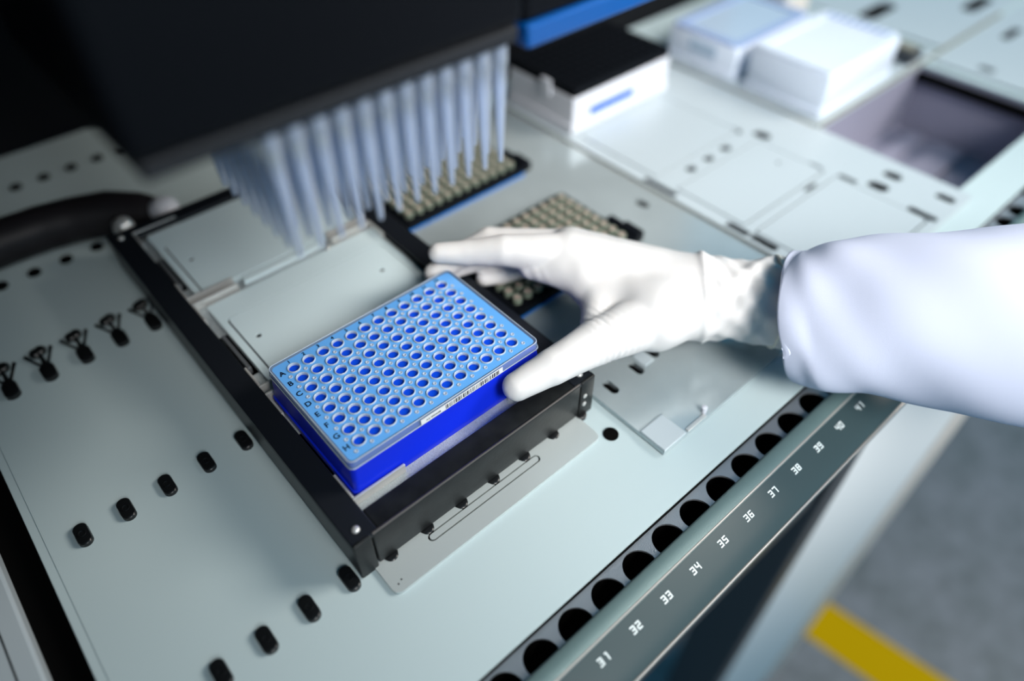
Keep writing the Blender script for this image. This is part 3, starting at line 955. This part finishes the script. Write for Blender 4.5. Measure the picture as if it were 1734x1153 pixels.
def hand_field(P, detail):
    D = None
    # palm: metacarpals from the wrist to each knuckle
    for i, nme in enumerate(('index', 'middle', 'ring', 'little')):
        kp, kr = FIN[nme][3]
        d = cone(P, (WR[0] + 2 * i, WR[1] + 5 * i, WR[2] - 1 * i), kp, 20 - 1.5 * i, kr)
        D = d if D is None else smin(D, d, 10)
    D = smin(D, cone(P, WR, TH[3][0], 21, TH[3][1]), 14)
    D = smin(D, cone(P, TH[3][0], (168, -58, 46), 16, 9), 16)       # flesh between thumb and forefinger
    D = smin(D, cone(P, TH[2][0], (167, -62, 46), 9.5, 7.5), 12)
    D = smin(D, cone(P, (152, -22, 52), (166, -48, 51), 9.0, 9.5), 10)
    for nme in FIN:
        ch = FIN[nme]
        for (a, ra), (b, rb) in zip(ch[:-1], ch[1:]):
            rb2 = rb if b is not ch[3][0] else rb - 1.0
            D = smin(D, cone(P, a, b, ra, rb2), 1.2)
    for (a, ra), (b, rb) in zip(TH[:-1], TH[1:]):
        D = smin(D, cone(P, a, b, ra, rb), 1.5)
    # wrist into the cuff
    D = smin(D, cone(P, WR, CU, 21.5, 29.0), 9)
    ax = np.array(CU, np.float32) - np.array(WR, np.float32)
    L = float(np.linalg.norm(ax))
    ax /= L
    s = (P - np.array(WR, np.float32)) @ ax
    if detail:
        # loose gathered folds of the cuff
        q = P - np.array(WR, np.float32) - s[..., None] * ax
        e1 = np.cross(ax, [0, 0, 1.0])
        e1 /= np.linalg.norm(e1)
        e2 = np.cross(ax, e1)
        thn = np.arctan2(q @ e2.astype(np.float32), q @ e1.astype(np.float32))
        m = np.clip((s + 6) / 8, 0, 1) * np.clip((L + 6 - s) / 8, 0, 1)
        fold = 1.3 * np.sin(5 * thn + 0.16 * s + 1.5 * np.sin(0.12 * s + 2 * thn)) + 0.9 * np.sin(9 * thn - 0.30 * s + 2.0) + 0.8 * np.sin(0.55 * s + 2.3 * np.sin(2 * thn))
        D = D - 0.6 * m * fold
        # the ring where the glove gathers round the wrist
        D = D - 2.0 * np.exp(-((s + 1.5 - 2.0 * np.sin(thn)) / 2.0) ** 2) * np.clip(1 - np.abs(D) / 8, 0, 1)
        # creases over the thumb joint
        t1 = np.array(TH[3][0], np.float32) - np.array(TH[1][0], np.float32)
        t1 /= np.linalg.norm(t1)
        c = np.array(TH[2][0], np.float32)
        u = (P - c) @ t1
        r2 = np.sqrt(((P - c - u[..., None] * t1) ** 2).sum(-1))
        D = D + 0.45 * np.sin(u * 2 * np.pi / 4.1 + 0.05 * (P[..., 2] - 46)) * np.exp(-((u - 6) / 11) ** 2) * np.clip((24 - r2) / 8, 0, 1)
        # creases at the base of the forefinger
        a_, b_ = np.array(FIN['index'][2][0], np.float32), np.array(FIN['index'][3][0], np.float32)
        t2 = (b_ - a_) / np.linalg.norm(b_ - a_)
        u = (P - a_) @ t2 + 0.55 * (P[..., 2] - 55)
        r2 = np.sqrt(((P - a_ - ((P - a_) @ t2)[..., None] * t2) ** 2).sum(-1))
        D = D + 0.34 * np.clip((57 - P[..., 2]) / 7 + 0.3, 0, 1) * np.sin(u * 2 * np.pi / 6.5 + 0.8 * np.sin(0.25 * u)) * np.exp(-((u - 22) / 17) ** 2) * np.clip((20 - r2) / 6, 0, 1)
        D = D + 0.10 * np.sin(P[..., 0] * 0.31 + P[..., 2] * 0.2) * np.sin(P[..., 1] * 0.27 - P[..., 2] * 0.23)
    # end of the cuff
    D = np.maximum(D, s - (L + 1))
    return D


def grid(lo, hi, h):
    ax = [np.arange(lo[i], hi[i], h, dtype=np.float32) for i in range(3)]
    return np.stack(np.meshgrid(*ax, indexing='ij'), -1)


lo, hi = (72, -176, 0), (292, 40, 90)
h = 1.25
G = grid(lo, hi, h)
V, Q = surface_nets(hand_field(G, True), lo, h)
G2 = grid(lo, hi, 2.5)
V2, Q2 = surface_nets(hand_field(G2, False) + 4.2, lo, 2.5)
del G, G2
pb = (230, -115, 40)
bm_ = MB()
bm_.v = [tuple(map(float, p)) for p in V2]
bm_.f = [tuple(map(int, q)) for q in Q2]
bm_.mi = [0] * len(bm_.f)
person = single('person', bm_, M['skin'], 'person reaching in with white gloved hand and lab coat sleeve to grip the blue plate', 'person', pb, smooth=180)
gb = MB()
gb.v = [tuple(map(float, p)) for p in V]
gb.f = [tuple(map(int, q)) for q in Q]
gb.mi = [0] * len(gb.f)
glove = put('glove', gb, M['glove'], person, smooth=180, label='white disposable glove')
sm = glove.modifiers.new('smooth', 'SMOOTH')
sm.factor = 0.5
sm.iterations = 2

# rolled rim of the glove
A0 = Vector((247.5, -134.5, 40))
axv = (Vector(CU) - Vector(WR)).normalized()
e1 = axv.cross(Vector((0, 0, 1))).normalized()
e2 = e1.cross(axv).normalized()
ring = []
for k in range(41):
    a = 2 * math.pi * k / 40
    r_ = 27.6 + 0.8 * math.sin(3 * a) + 0.5 * math.sin(7 * a)
    ring.append(A0 - axv * 0.5 + e1 * r_ * math.cos(a) + e2 * r_ * math.sin(a))
put('glove_rim', MB().tube(ring, 1.0, n=8, cap=False), M['cuffrim'], glove, smooth=60)

# sleeve
SL = [((246, -153.5, 43.5), 37.0, 0), ((246, -160, 46.5), 40.5, 1), ((264, -190, 58), 45.0, 2), ((295, -245, 72), 54, 3), ((390, -405, 110), 64, 4)]
NS, NA = 46, 72


def sl_at(t):
    i = min(int(t), len(SL) - 2)
    u = t - i
    a, b = SL[i], SL[i + 1]
    return Vector(a[0]).lerp(Vector(b[0]), u), a[1] * (1 - u) + b[1] * u


def sleeve_mesh(inset):
    v, f = [], []
    for j in range(NS):
        t = (len(SL) - 1) * (j / (NS - 1)) ** 1.1
        c = sum((sl_at(min(max(t + d, 0), len(SL) - 1))[0] for d in (-.3, -.15, 0, .15, .3)), Vector()) / 5
        r = sum(sl_at(min(max(t + d, 0), len(SL) - 1))[1] for d in (-.3, 0, .3)) / 3
        d0 = sl_at(min(t + .5, len(SL) - 1))[0] - sl_at(max(t - .5, 0))[0]
        d0.normalize()
        a1 = d0.cross(Vector((0, 0, 1))).normalized()
        a2 = a1.cross(d0).normalized()
        for k in range(NA):
            th_ = 2 * math.pi * k / NA
            L_ = j / (NS - 1)
            fold = (0.9 * math.sin(2 * th_ + 9 * L_) + 0.8 * math.sin(3 * th_ - 14 * L_ + 1) + 0.45 * math.sin(5 * th_ + 31 * L_) + 2.2 * math.exp(-((th_ - 3.9) / .5) ** 2) * math.sin(22 * L_))
            rr_ = r + fold * min(1, 0.35 + 2.5 * L_) - inset
            p = c + a1 * rr_ * math.cos(th_) + a2 * rr_ * 1.0 * math.sin(th_)
            if j < 14:   # the open end is cut at a slant
                p = p + d0 * (1 - j / 14) * (13.0 * math.cos(th_) - 9.0 * max(math.sin(th_), 0) - 8.0 * max(-math.sin(th_), 0) + 3.0)
            v.append(p)
    for j in range(NS - 1):
        for k in range(NA):
            k2 = (k + 1) % NA
            q = (j * NA + k, j * NA + k2, (j + 1) * NA + k2, (j + 1) * NA + k)
            f.append(q)
    return v, f


sb = MB()
v, f = sleeve_mesh(0)
sb.add(v, f)
v, f = sleeve_mesh(1.6)
o2 = len(sb.v)
sb.add(v, [tuple(reversed(q)) for q in f])
sb.add([], [])
sb.f += [(k, o2 + k, o2 + (k + 1) % NA, (k + 1) % NA) for k in range(NA)]
sb.mi += [0] * NA
put('lab_coat_sleeve', sb, M['coat'], person, smooth=180, label='white lab coat sleeve')
